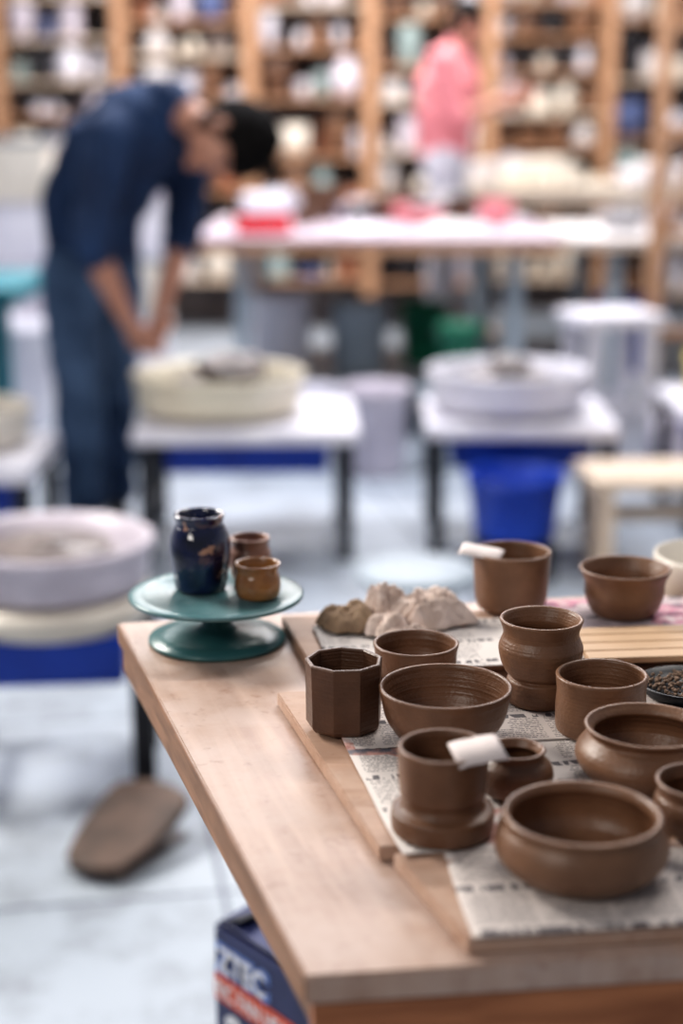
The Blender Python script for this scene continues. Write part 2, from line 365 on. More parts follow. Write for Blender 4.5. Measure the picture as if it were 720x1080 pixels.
# banding wheel --------------------------------------------
bw = empty('banding_wheel', (-.1247, 1.494, T+.0005))
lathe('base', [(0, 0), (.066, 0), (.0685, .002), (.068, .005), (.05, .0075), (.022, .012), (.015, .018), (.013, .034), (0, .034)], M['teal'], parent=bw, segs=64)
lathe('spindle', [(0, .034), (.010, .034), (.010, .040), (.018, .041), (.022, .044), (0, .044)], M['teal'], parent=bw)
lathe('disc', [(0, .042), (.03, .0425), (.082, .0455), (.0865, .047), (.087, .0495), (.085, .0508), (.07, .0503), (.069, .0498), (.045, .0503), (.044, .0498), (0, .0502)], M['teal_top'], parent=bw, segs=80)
ZD = T+.0515
pot('cobalt_vase', [(.0235, 0), (.026, .004), (.0285, .02), (.0305, .038), (.0295, .054), (.0255, .064), (.0235, .068), (.0255, .0765)], (-.141, 1.506, ZD), M['cobalt'], w=.004, rot=.6)
pot('amber_cup', [(.018, 0), (.0215, .003), (.0228, .014), (.0215, .022), (.0205, .026), (.0225, .034)], (-.0823, 1.478, ZD), M['amber'], w=.003)
pot('brown_cup', [(.016, 0), (.019, .003), (.0215, .014), (.021, .028), (.019, .034), (.0205, .043)], (-.0935, 1.543, ZD), M['rose'], w=.003)

def crumple(name, loc, sx, sy, h, m, seed, rot=0, n=70, fold=1.):
    bm = bmesh.new(); g = {}
    for i in range(n+1):
        for j in range(n+1):
            u = i/n*2-1; v = j/n*2-1
            r = math.hypot(u, v); s = max(abs(u), abs(v)); k = (s/r if r > 0 else 1)
            uu, vv = u*k, v*k; rr = min(1, s)
            p = Vector((uu*1.6+seed, vv*1.6, seed))
            f = NZ.noise(p*1.1)
            w = Vector((NZ.noise(p*1.7+Vector((3, 0, 0))), NZ.noise(p*1.7+Vector((0, 7, 0))), 0))*.8
            rid = 1-abs(NZ.noise((p+w)*1.9))*2.6
            rid2 = 1-abs(NZ.noise((p+w)*4.5))*2.4
            edge = 1+.30*NZ.noise(Vector((uu*1.9+9, vv*1.9, seed)))
            env = (1-rr**3.5)
            z = h*env*(.62+.35*f+.20*fold*rid+.08*fold*rid2)
            g[i, j] = bm.verts.new(((uu+.08*w.y)*sx/2*edge, (vv+.08*w.x)*sy/2*edge, max(z, 0)+.0014))
    for i in range(n):
        for j in range(n): bm.faces.new((g[i, j], g[i+1, j], g[i+1, j+1], g[i, j+1]))
    bmesh.ops.recalc_face_normals(bm, faces=bm.faces[:])
    o = new_obj(name, bm, m, True, loc, (0, 0, rot))
    md = o.modifiers.new('thickness', 'SOLIDIFY'); md.thickness = .0008; md.offset = -1
    return o
rg = empty('crumpled_rag', (0, 0, 0))
for nm, lc, a, b_, h, m_, sd, rt, fo in [('clay_left', (.008, 1.500, ZP), .062, .065, .032, 'rag', 3.1, .3, .5), ('clay_mid', (.046, 1.475, ZP), .048, .045, .022, 'ragw', 12.3, .9, .8), ('paper_right', (.090, 1.510, ZP), .086, .066, .030, 'ragw', 8.4, .3, 1.6), ('paper_front', (.066, 1.455, ZP), .05, .03, .012, 'ragw', 5.4, .2, 1.2), ('paper_top', (.043, 1.522, ZP), .055, .05, .034, 'ragw', 15.4, .9, 1.5)]:
    crumple(nm, lc, a, b_, h, M[m_], sd, rt, fold=fo).parent = rg

def slip(name, loc, sx, sy, rot, bend=.0015):
    bm = bmesh.new(); n = 10; g = {}
    for i in range(n+1):
        for j in range(3):
            u = i/n-.5; g[i, j] = bm.verts.new((u*sx, (j/2-.5)*sy, bend*math.cos(u*3)+.0004*math.sin(i)))
    for i in range(n):
        for j in range(2): bm.faces.new((g[i, j], g[i+1, j], g[i+1, j+1], g[i, j+1]))
    o = new_obj(name, bm, M['paper'], True, loc, rot)
    md = o.modifiers.new('thickness', 'SOLIDIFY'); md.thickness = .0003
    return o
slip('paper_slip', (.0945, 1.012, ZP+.0655), .036, .028, (.30, -.10, .24))
slip('paper_slip', (.143, 1.547, ZP+.0625), .044, .026, (.22, .10, -.30), .001)

dish = empty('crumb_dish', (.306, 1.305, ZP))
lathe('dish', [(0, 0), (.038, 0), (.042, .004), (.044, .010), (.0425, .0105), (.040, .006), (0, .005)], M['black'], parent=dish)
bm = bmesh.new()
for i in range(300):
    a = random.random()*6.28; r = .036*math.sqrt(random.random())
    bmesh.ops.create_icosphere(bm, subdivisions=1, radius=random.uniform(.0010, .0022), matrix=Matrix.Translation((r*math.cos(a), r*math.sin(a), .007+random.random()*.002)) @ Euler((random.random()*3,)*3).to_matrix().to_4x4())
new_obj('crumbs', bm, M['crumbs'], False, parent=dish)
bm = bmesh.new(); bmesh.ops.create_icosphere(bm, subdivisions=3, radius=.012)
for v in bm.verts: v.co = Vector((v.co.x*1.2, v.co.y*.8, v.co.z*.7))*(1+.35*NZ.noise(v.co*120)); v.co.z += .0075
new_obj('clay_scrap', bm, M['clay_dark'], True, (.247, 1.348, ZP))
sl = empty('wooden_slats', (.325, 1.432, ZP+.0005))
for i in range(4): box('slat_%d' % (i+1), (.2, .021, .006), (0, -.036+i*.0235, .0035), M['tape'], sl, .001, (0, 0, .0))
sl.rotation_euler = (0, 0, .1)
tb = empty('plastic_tub', (.41, 1.655, T+.001))
lathe('tub', [(0, 0), (.055, 0), (.062, .006), (.067, .04), (.066, .046), (.0635, .046), (.058, .008), (0, .006)], M['cream2'], parent=tb)

# ------------------------------------------------------------ heater box
hb = empty('cardboard_box', (0, 0, 0))
mat_box = mat('box_print_navy', (.012, .018, .075), .45, (.03, .04, .13), 14)
W, Dp, Hh = .26, .18, .375
ang = math.radians(-50)
cxx, cyy = -.158, 1.79
ca, sa = math.cos(ang), math.sin(ang)
hb.location = (cxx + ca*W/2 - sa*Dp/2, cyy + sa*W/2 + ca*Dp/2, .001); hb.rotation_euler = (0, 0, ang)
def panel(nm, size, c, m=mat_box, rot=(0, 0, 0)): return box(nm, size, c, m, hb, .001, rot)
panel('side_front', (W, .004, Hh), (0, -Dp/2, Hh/2)); panel('side_back', (W, .004, Hh), (0, Dp/2, Hh/2))
panel('side_left', (.004, Dp, Hh), (-W/2, 0, Hh/2)); panel('side_right', (.004, Dp, Hh), (W/2, 0, Hh/2))
panel('bottom', (W, Dp, .004), (0, 0, .003))
panel('flap_left', (.05, Dp-.01, .003), (-W/2+.022, 0, Hh+.011), M['black'], (0, math.radians(-22), 0))
panel('flap_back', (W-.01, .04, .003), (0, Dp/2-.01, Hh+.016), M['black'], (math.radians(-50), 0, 0))
panel('flap_front', (W-.01, .05, .003), (0, -Dp/2+.028, Hh+.009), mat_box, (math.radians(10), 0, 0))
panel('red_band', (W, .0015, .036), (0, -Dp/2-.0032, Hh-.082), mat('box_red', (.62, .09, .03), .5))
def text(nm, s, size, loc, m, sx=1., off=.02):
    cu = bpy.data.curves.new(nm, 'FONT'); cu.body = s; cu.size = size; cu.extrude = .0003; cu.offset = size*off
    o = bpy.data.objects.new(nm, cu); COL.objects.link(o)
    dg = bpy.context.evaluated_depsgraph_get(); me = bpy.data.meshes.new_from_object(o.evaluated_get(dg))
    bpy.data.objects.remove(o)
    me.materials.clear(); me.materials.append(m)
    o2 = bpy.data.objects.new(nm, me); COL.objects.link(o2); o2.location = loc; o2.rotation_euler = (math.radians(90), 0, 0); o2.scale = (sx, 1, 1); o2.parent = hb
wp = mat('print_white', (.85, .86, .90), .5); wb = mat('print_blue', (.16, .26, .6), .5)
text('label_text', 'RIC FAN HEATER', .031, (-W/2+.003, -Dp/2-.0045, Hh-.093), wp, .80, .012)
text('logo_shadow', 'ZTEC', .052, (-W/2+.004, -Dp/2-.0028, Hh-.058), wb, .85, .07)
text('logo_text', 'ZTEC', .046, (-W/2+.010, -Dp/2-.0040, Hh-.056), wp, .85)
text('model_text', '2000', .09, (-W/2+.02, -Dp/2-.0035, Hh-.176), wp)

# ------------------------------------------------------------ pottery wheels
def wheel(name, cx, cy, pan_r, z_tab, z_pan, pan_m, tab, deck_m, rot=0, low='blue', clay=True, round_deck=False, off=0.):
    e = empty(name, (cx, cy, 0), rot)
    h = z_pan-z_tab
    lathe('splash_pan', [(0, z_tab+.012), (pan_r*.85, z_tab+.012), (pan_r*.93, z_tab+.02), (pan_r*.965, z_tab+.5*h), (pan_r*.97, z_pan-.03), (pan_r, z_pan-.025), (pan_r, z_pan-.004), (pan_r*.985, z_pan), (pan_r*.95, z_pan-.003), (pan_r*.93, z_pan-.05), (pan_r*.88, z_tab+.035), (0, z_tab+.03)], pan_m, parent=e, segs=64)
    cyl('wheel_head', pan_r*.52, z_pan-.05, z_pan-.025, M['steel'] if not clay else M['slurry'], parent=e)
    cyl('wheel_shaft', .03, z_tab+.03, z_pan-.05, M['steel'], parent=e)
    lathe('slurry', [(0, z_tab+.0305), (pan_r*.86, z_tab+.036), (pan_r*.87, z_tab+.045), (0, z_tab+.042)], M['slurry'], parent=e)
    tw, td, th = tab
    if round_deck: lathe('deck', [(0, z_tab-th), (tw*.47, z_tab-th), (tw*.5, z_tab-th+.02), (tw*.5, z_tab-.01), (tw*.485, z_tab), (pan_r*.5, z_tab+.011), (0, z_tab+.011)], deck_m, parent=e, segs=64)
    else:
        box('deck', (tw, td, th), (off, 0, z_tab-th/2), deck_m, e, .018, seg=3)
        cyl('deck_collar', pan_r*.6, z_tab-.001, z_tab+.012, deck_m, parent=e)
    box('motor_housing', (tw*.72, td*.72, .11), (off, 0, z_tab-th-.053), M[low], e, .02, seg=3)
    for i, (a, b) in enumerate([(-1, -1), (1, -1), (1, 1), (-1, 1)]):
        box('leg_%d' % (i+1), (.045, .045, z_tab-th+.002), (off+a*tw*.44, b*td*.43, (z_tab-th+.002)/2), M['black'], e, .004)
    box('crossbar_1', (.03, td*.8, .03), (off-tw*.44, 0, .12), M['black'], e, .004)
    box('crossbar_2', (.03, td*.8, .03), (off+tw*.44, 0, .12), M['black'], e, .004)
    return e
w1 = wheel('pottery_wheel', -.600, 3.12, .212, .42, .535, M['lav'], (.42, .42, .055), M['cream2'], .1, clay=False, round_deck=True)
lathe('bat', [(0, .511), (.12, .511), (.125, .515), (.12, .519), (.04, .519), (.035, .53), (0, .53)], M['slurry'], parent=w1)
w2 = wheel('pottery_wheel', -.405, 5.12, .285, .43, .575, M['cream'], (.72, .62, .05), M['white'], .03, off=.095)
bm = bmesh.new(); bmesh.ops.create_icosphere(bm, subdivisions=4, radius=.12)
for v in bm.verts: v.co = Vector((v.co.x, v.co.y, v.co.z*.40))*(1+.3*NZ.noise(v.co*12)); v.co.z += .575+.012
new_obj('clay_lump', bm, M['slurry'], True, (.05, 0, 0), parent=w2)
w3 = wheel('pottery_wheel', .555, 5.18, .27, .43, .575, M['white'], (.62, .56, .05), M['white'], -.02, off=.03)
bm = bmesh.new(); bmesh.ops.create_icosphere(bm, subdivisions=4, radius=.07)
for v in bm.verts: v.co = Vector((v.co.x, v.co.y, v.co.z*.5))*(1+.3*NZ.noise(v.co*12)); v.co.z += .575+.012
new_obj('clay_lump', bm, M['slurry'], True, (0, 0, 0), parent=w3)
w4 = wheel('pottery_wheel', -1.16, 4.72, .21, .40, .53, M['cream2'], (.5, .5, .07), M['white'], .0)
w5 = wheel('pottery_wheel', 1.46, 5.45, .25, .43, .58, M['yellow'], (.6, .58, .05), M['white'], .0)

def bucket(name, x, y, r, h, m, z=0, handle=True):
    e = empty(name, (x, y, z+.001))
    lathe('body', [(0, 0), (r*.8, 0), (r*.83, .01), (r*.97, h*.88), (r, h*.89), (r, h*.93), (r*.98, h*.94), (r*1.03, h), (r*.97, h), (r*.94, h*.9), (r*.79, .015), (0, .012)], m, parent=e, segs=36)
    if handle:
        bm = bmesh.new(); n = 24; prev = None
        for i in range(n+1):
            a = math.pi*i/n; c = Vector((r*1.04*math.cos(a), -r*.55*math.sin(a), h*.9-min(r*.75, h*.7)*math.sin(a)))
            ring = [bm.verts.new(c+Vector((.004*math.cos(b)*math.cos(a), .004*math.sin(b), .004*math.cos(b)))) for b in [0, 1.57, 3.14, 4.71]]
            if prev:
                for k in range(4): bm.faces.new((prev[k], prev[(k+1) % 4], ring[(k+1) % 4], ring[k]))
            prev = ring
        new_obj('handle', bm, M['steel'], True, parent=e)
    return e
bucket('blue_bucket', .535, 4.70, .150, .20, M['blue'], .12, False)
box('bucket_stand', (.24, .2, .118), (.535, 4.70, .0595), M['black'], None, .006)
bucket('green_bucket', .48, 6.35, .09, .27, M['green'], .31)
box('storage_crate', (.30, .30, .308), (.48, 6.35, .155), M['grey'], None, .01)

rs = empty('round_stool', (.177, 3.517, 0))
lathe('seat', [(0, .325), (.135, .325), (.145, .332), (.145, .345), (.138, .352), (0, .353)], M['grey'], parent=rs)
for i in range(4):
    a = .78+i*1.5708
    bm = bmesh.new(); bmesh.ops.create_cone(bm, cap_ends=True, segments=12, radius1=.012, radius2=.012, depth=.33)
    new_obj('leg_%d' % (i+1), bm, M['steel'], True, (.115*math.cos(a), .115*math.sin(a), .1655), (-.13*math.sin(a), .13*math.cos(a)*-1, 0), rs)
lathe('foot_ring', [(.105, .10), (.112, .10), (.112, .112), (.105, .112), (.105, .10)], M['steel'], parent=rs)

pb = empty('wooden_stool', (.99, 4.68, 0), .05)
box('seat', (.50, .32, .035), (0, 0, .320), M['pale_wood'], pb, .006)
for i, s in enumerate((-1, 1)):
    bm = bmesh.new()
    for ys in (-1, 1): bm_box(bm, .03, .10, .302, (s*.2, ys*.105, .151))
    bm_box(bm, .0298, .24, .06, (s*.2, 0, .272)); bm_box(bm, .0298, .24, .04, (s*.2, 0, .08))
    new_obj('side_%d' % (i+1), bm, M['pale_wood'], False, parent=pb)
box('stretcher', (.38, .025, .05), (0, 0, .2), M['pale_wood'], pb)

ts = empty('tall_stool', (1.04, 6.05, 0), .2)
box('seat', (.34, .32, .05), (0, 0, .64), M['white'], ts, .01)
for i, (a, b) in enumerate([(-1, -1), (1, -1), (1, 1), (-1, 1)]):
    box('leg_%d' % (i+1), (.055, .05, .63), (a*.11, b*.125, .315), M['white'], ts, .004)
box('rail_1', (.20, .03, .045), (0, -.125, .3), M['white'], ts); box('rail_2', (.20, .03, .045), (0, .125, .3), M['white'], ts)
box('rail_3', (.03, .22, .045), (-.11, 0, .4), M['white'], ts); box('rail_4', (.03, .22, .045), (.11, 0, .4), M['white'], ts)

fp = empty('foot_pedal', (-.415, 2.745, 0), -.42)
bm = bmesh.new(); n = 20; g = {}
for i in range(n+1):
    for j in range(n+1):
        u = i/n*2-1; v = j/n*2-1
        s = math.sqrt(max(0, 1-.3*v*v)); t = math.sqrt(max(0, 1-.3*u*u))
        x, y = u*s, v*t
        w = .084+.018*y
        g[i, j] = bm.verts.new((x*w, y*.130, .028+.065*(y+1)/2+.010*(1-x*x)))
for i in range(n):
    for j in range(n): bm.faces.new((g[i, j], g[i+1, j], g[i+1, j+1], g[i, j+1]))
bmesh.ops.recalc_face_normals(bm, faces=bm.faces[:])
o = new_obj('tread', bm, mat('pedal_brown', (.13, .085, .065), .6, (.06, .042, .034), 12), True, parent=fp)
md = o.modifiers.new('t', 'SOLIDIFY'); md.thickness = .022; md.offset = -1
prism('base_plate', [(-.06, -.10), (.06, -.10), (.075, .12), (-.075, .12)], .0005, .012, M['slurry'], fp, .004)
prism('hinge', [(-.05, -.02), (.05, -.02), (.05, .06), (-.05, .06)], .0125, .045, M['slurry'], fp, .004)

# ------------------------------------------------------------ mid-ground tables
def mtable(name, x0, x1, y0, y1, z, th, edge, top=M['plaster'], leg=M['grey'], lw=.07, shelf=True):
    e = empty(name, ((x0+x1)/2, (y0+y1)/2, 0)); w = x1-x0; d = y1-y0
    box('top', (w, d, .02), (0, 0, z-.01), top, e, .004)
    box('frame', (w-.01, d-.01, th-.021), (0, 0, z-.0205-(th-.021)/2), edge, e, .004)
    for i, (a, b) in enumerate([(-1, -1), (1, -1), (1, 1), (-1, 1)]):
        box('leg_%d' % (i+1), (lw, lw, z-th), (a*(w/2-.2), b*(d/2-.12), (z-th)/2), leg, e, .004)
    if shelf: box('shelf', (w-.45, d-.3, .025), (0, 0, .22), leg, e, .003)
    return e
M['canvas'] = mat('canvas_top', (.50, .44, .50), .8, (.38, .31, .36), 3)
mtable('long_table', -.63, .95, 6.7, 8.4, .90, .07, M['pine'], M['canvas'])
mtable('side_table', 1.02, 2.6, 6.95, 8.2, .88, .05, M['pale_wood'], M['plaster'])
mtable('plaster_table', .65, 2.6, 9.1, 10.1, 1.02, .10, M['pale_wood'], M['cream2'], M['grey'])
mtable('teal_table', -2.1, -1.15, 5.5, 6.3, .80, .06, M['teal_bright'], M['teal_bright'], M['teal_bright'])

kb = empty('red_basket', (-.34, 7.0, .9005)); box('tray', (.24, .2, .07), (0, 0, .0365), M['red'], kb, .01); box('lid', (.20, .17, .10), (0, 0, .1225), M['white'], kb, .03, seg=3)
bm = bmesh.new()
for i in range(32):
    x = random.uniform(-.5, .80); y = random.uniform(7.5, 8.25); s = random.uniform(.04, .09)
    bm_lathe(bm, pot_profile([(s*.7, 0), (s, s*.5), (s*1.05, s*random.uniform(.7, 2.2))], .006, .008, 3), 16, (x, y, .901), random.choice([0, 1, 2, 3, 3, 4, 5]))
bmesh.ops.recalc_face_normals(bm, faces=bm.faces[:])
new_obj('bisque_pots', bm, [M['white'], M['lav'], M['plaster'], M['clay_dark'], M['black'], M['pink']], True)
for (x, y, s, m, sd) in [(.10, 7.0, .3, 'lav', 2.), (.50, 7.1, .35, 'plaster', 6.)]:
    crumple('folded_cloth', (x, y, .901), s, s*.7, .05, M[m], sd, n=24)
bm = bmesh.new()
for i in range(34):
    x = random.uniform(.75, 2.4); y = random.uniform(9.2, 9.95); s = random.uniform(.04, .11)
    bm_lathe(bm, pot_profile([(s*.7, 0), (s, s*.5), (s*1.05, s*random.uniform(.6, 1.6))], .006, .008, 3), 16, (x, y, 1.021), random.randrange(4))
bmesh.ops.recalc_face_normals(bm, faces=bm.faces[:])
new_obj('plaster_moulds', bm, [M['white'], M['cream2'], M['plaster'], M['cream']], True)
bm = bmesh.new()
for i in range(9):
    x = random.uniform(1.2, 2.2); y = random.uniform(7.2, 8.0); s = random.uniform(.05, .10)
    bm_lathe(bm, pot_profile([(s*.7, 0), (s, s*.5), (s*1.05, s*random.uniform(.6, 1.2))], .006, .008, 3), 16, (x, y, .881), random.randrange(3))
bmesh.ops.recalc_face_normals(bm, faces=bm.faces[:])
new_obj('glazed_bowls', bm, [M['white'], M['lav'], M['steel']], True)

for (x, y, r, h, m, z) in [(-.45, 6.42, .14, .34, 'white', 0), (-.12, 6.45, .13, .3, 'white', 0), (.14, 6.15, .13, .36, 'lav', 0), (-.28, 7.3, .15, .38, 'white', .233), (.08, 7.3, .14, .34, 'grey', .233), (1.34, 7.3, .16, .36, 'blue', .233), (1.8, 7.4, .14, .34, 'white', .233), (-1.5, 7.2, .18, .5, 'white', 0), (-1.9, 6.9, .16, .4, 'white', 0), (.40, 7.6, .12, .3, 'green', .233), (1.95, 6.4, .15, .4, 'white', 0)]:
    bucket('plastic_bucket', x, y, r, h, M[m], z)
def bag(name, x, y, z, s, m, seed):
    bm = bmesh.new(); bmesh.ops.create_icosphere(bm, subdivisions=4, radius=1)
    for v in bm.verts:
        c = v.co.copy(); k = 1+.22*NZ.noise(c*2.2+Vector((seed, 0, 0)))
        q = Vector([math.copysign(abs(a)**.6, a) for a in c])
        v.co = Vector((q.x*s*.8*k, q.y*s*.55*k, max(q.z*s*.6*k, -s*.5)+s*.5))
    return new_obj(name, bm, M[m], True, (x, y, z))
bag('clay_bag', .68, 7.4, .2335, .13, 'grey', 1); bag('clay_bag', .85, 6.40, .001, .14, 'plaster', 4); bag('clay_bag', -.78, 6.4, .001, .16, 'grey', 9); bag('clay_bag', 1.45, 6.5, .001, .18, 'lav', 12)

for i, (x, y) in enumerate([(-1.75, 8.4), (-2.3, 8.6), (-1.2, 8.9)]):
    e = empty('tote_stack', (x, y, 0), .1*i)
    for k in range(4):
        box('tote_%d' % (k+1), (.42, .36, .30), (0.01*k, 0, .151+k*.325), M[['white', 'lav', 'white', 'cream2'][(k+i) % 4]], e, .02); box('tote_lid_%d' % (k+1), (.45, .39, .022), (.01*k, 0, .3125+k*.325), M['grey' if (k+i) % 3 == 0 else 'white'], e, .006)

lf = empty('wooden_rack', (1.52, 6.75, 0), 0)
for i, (x, y) in enumerate([(-.19, -.05), (.45, -.05)]):
    box('post_%d' % (i+1), (.06, .05, 2.5), (x, y, 1.25), M['pine'], lf, .004)
for i in range(5): box('rung_%d' % (i+1), (.57, .03, .04), (.13, -.05, .5+i*.42), M['pine'], lf, .003)
box('brace', (.04, .03, 1.5), (.06, .0, 1.5), M['pine'], lf, .003, (0, .33, 0))

# ------------------------------------------------------------ back shelving
rs_ = random.Random(21)
sh = empty('shelving_unit', (0, 10.9, 0))
xs = [-3.0, -2.25, -1.45, -.60, .19, .97, 1.75, 2.55]
for i, x in enumerate(xs):
    box('upright_front_%d' % i, (.09, .05, 2.9), (x, -.27, 1.45), M['pine'], sh, .004)
    box('upright_back_%d' % i, (.09, .05, 2.9), (x, .27, 1.45), M['pine'], sh, .004)
sm = [M['white'], M['plaster'], M['cream2'], M['clay_dark'], M['black'], M['clay2'], M['lav'], mat('celadon', (.35, .45, .45), .3), mat('terracotta', (.5, .22, .13), .6), mat('shelf_blue', (.10, .14, .3), .4)]
wts = [10, 10, 8, 4, 3.5, 5, 5, 1.5, 2.5, 1.2]
bm = bmesh.new()
for b in range(len(xs)-1):
    z = .30+rs_.uniform(-.05, .06); k_ = 0
    while z < 2.75:
        k_ += 1
        box('shelf_%d_%d' % (b, k_), (xs[b+1]-xs[b]-.092, .50, .022), ((xs[b]+xs[b+1])/2, 0, z), M['pale_wood'] if rs_.random() < .5 else M['pine'], sh, .003)
        gap = rs_.choice([.22, .27, .32, .38])
        x = xs[b]+.06
        while x < xs[b+1]-.12:
            s = rs_.uniform(.03, .11); s = min(s, (xs[b+1]-.055-x)/2)
            if s < .02: break
            kind = rs_.random()
            if kind < .14:
                hh = rs_.uniform(.06, gap-.06)
                bm_box(bm, 2*s-.01, .36, hh, (x+s, 10.9, z+.0115+hh/2), rs_.choices(range(10), wts)[0])
            else:
                for yy in (-.14, .1):
                    if rs_.random() < .93:
                        hgt = min(gap-.05, s*rs_.uniform(1.2, 4.5))
                        k = rs_.choices(range(10), wts)[0]; t = rs_.random()
                        if t < .35: pr = [(s*.6, 0), (s*.95, hgt*.5), (s, hgt)]
                        elif t < .7: pr = [(s*.6, 0), (s, hgt*.4), (s*.6, hgt*.85), (s*.65, hgt)]
                        else: pr = [(s*.8, 0), (s*.8, hgt*.5), (s*.82, hgt)]
                        bm_lathe(bm, pot_profile(pr, .006, .008, 2), 14, (x+s, 10.9+yy, z+.0115), k)
            x += 2*s+rs_.uniform(.0, .04)
        z += gap
box('back_panel', (5.64, .02, 2.9), (-.225, .32, 1.45), mat('dark_panel', (.30, .26, .25), .8, (.12, .10, .10), 4), sh, 0)
bmesh.ops.recalc_face_normals(bm, faces=bm.faces[:])
new_obj('shelf_pottery', bm, sm, True)

# ------------------------------------------------------------ people
def V(*a): return Vector(a)
def capsule(bm, a, b, ra, rb):
    for p, r in ((a, ra), (b, rb)): bmesh.ops.create_icosphere(bm, subdivisions=2, radius=r, matrix=Matrix.Translation(p))
    d = b-a
    if d.length < 1e-5: return
    q = Vector((0, 0, 1)).rotation_difference(d).to_matrix().to_4x4()
    bmesh.ops.create_cone(bm, cap_ends=True, segments=16, radius1=ra, radius2=rb, depth=d.length, matrix=Matrix.Translation((a+b)/2) @ q)
def loft(bm, rings, n=24):
    R = []
    for (c, A, B) in rings: R.append([bm.verts.new(c+A*math.cos(t)+B*math.sin(t)) for t in [2*math.pi*i/n for i in range(n)]])
    for a, b in zip(R, R[1:]):
        for i in range(n): bm.faces.new((a[i], a[(i+1) % n], b[(i+1) % n], b[i]))
    bm.faces.new(R[0][::-1]); bm.faces.new(R[-1])
def ellipsoid(bm, c, X, Y, Z, sub=3, fn=None):
    r = bmesh.ops.create_icosphere(bm, subdivisions=sub, radius=1)
    for v in r['verts']:
        p = fn(v.co.copy()) if fn else v.co
        v.co = c+X*p.x+Y*p.y+Z*p.z

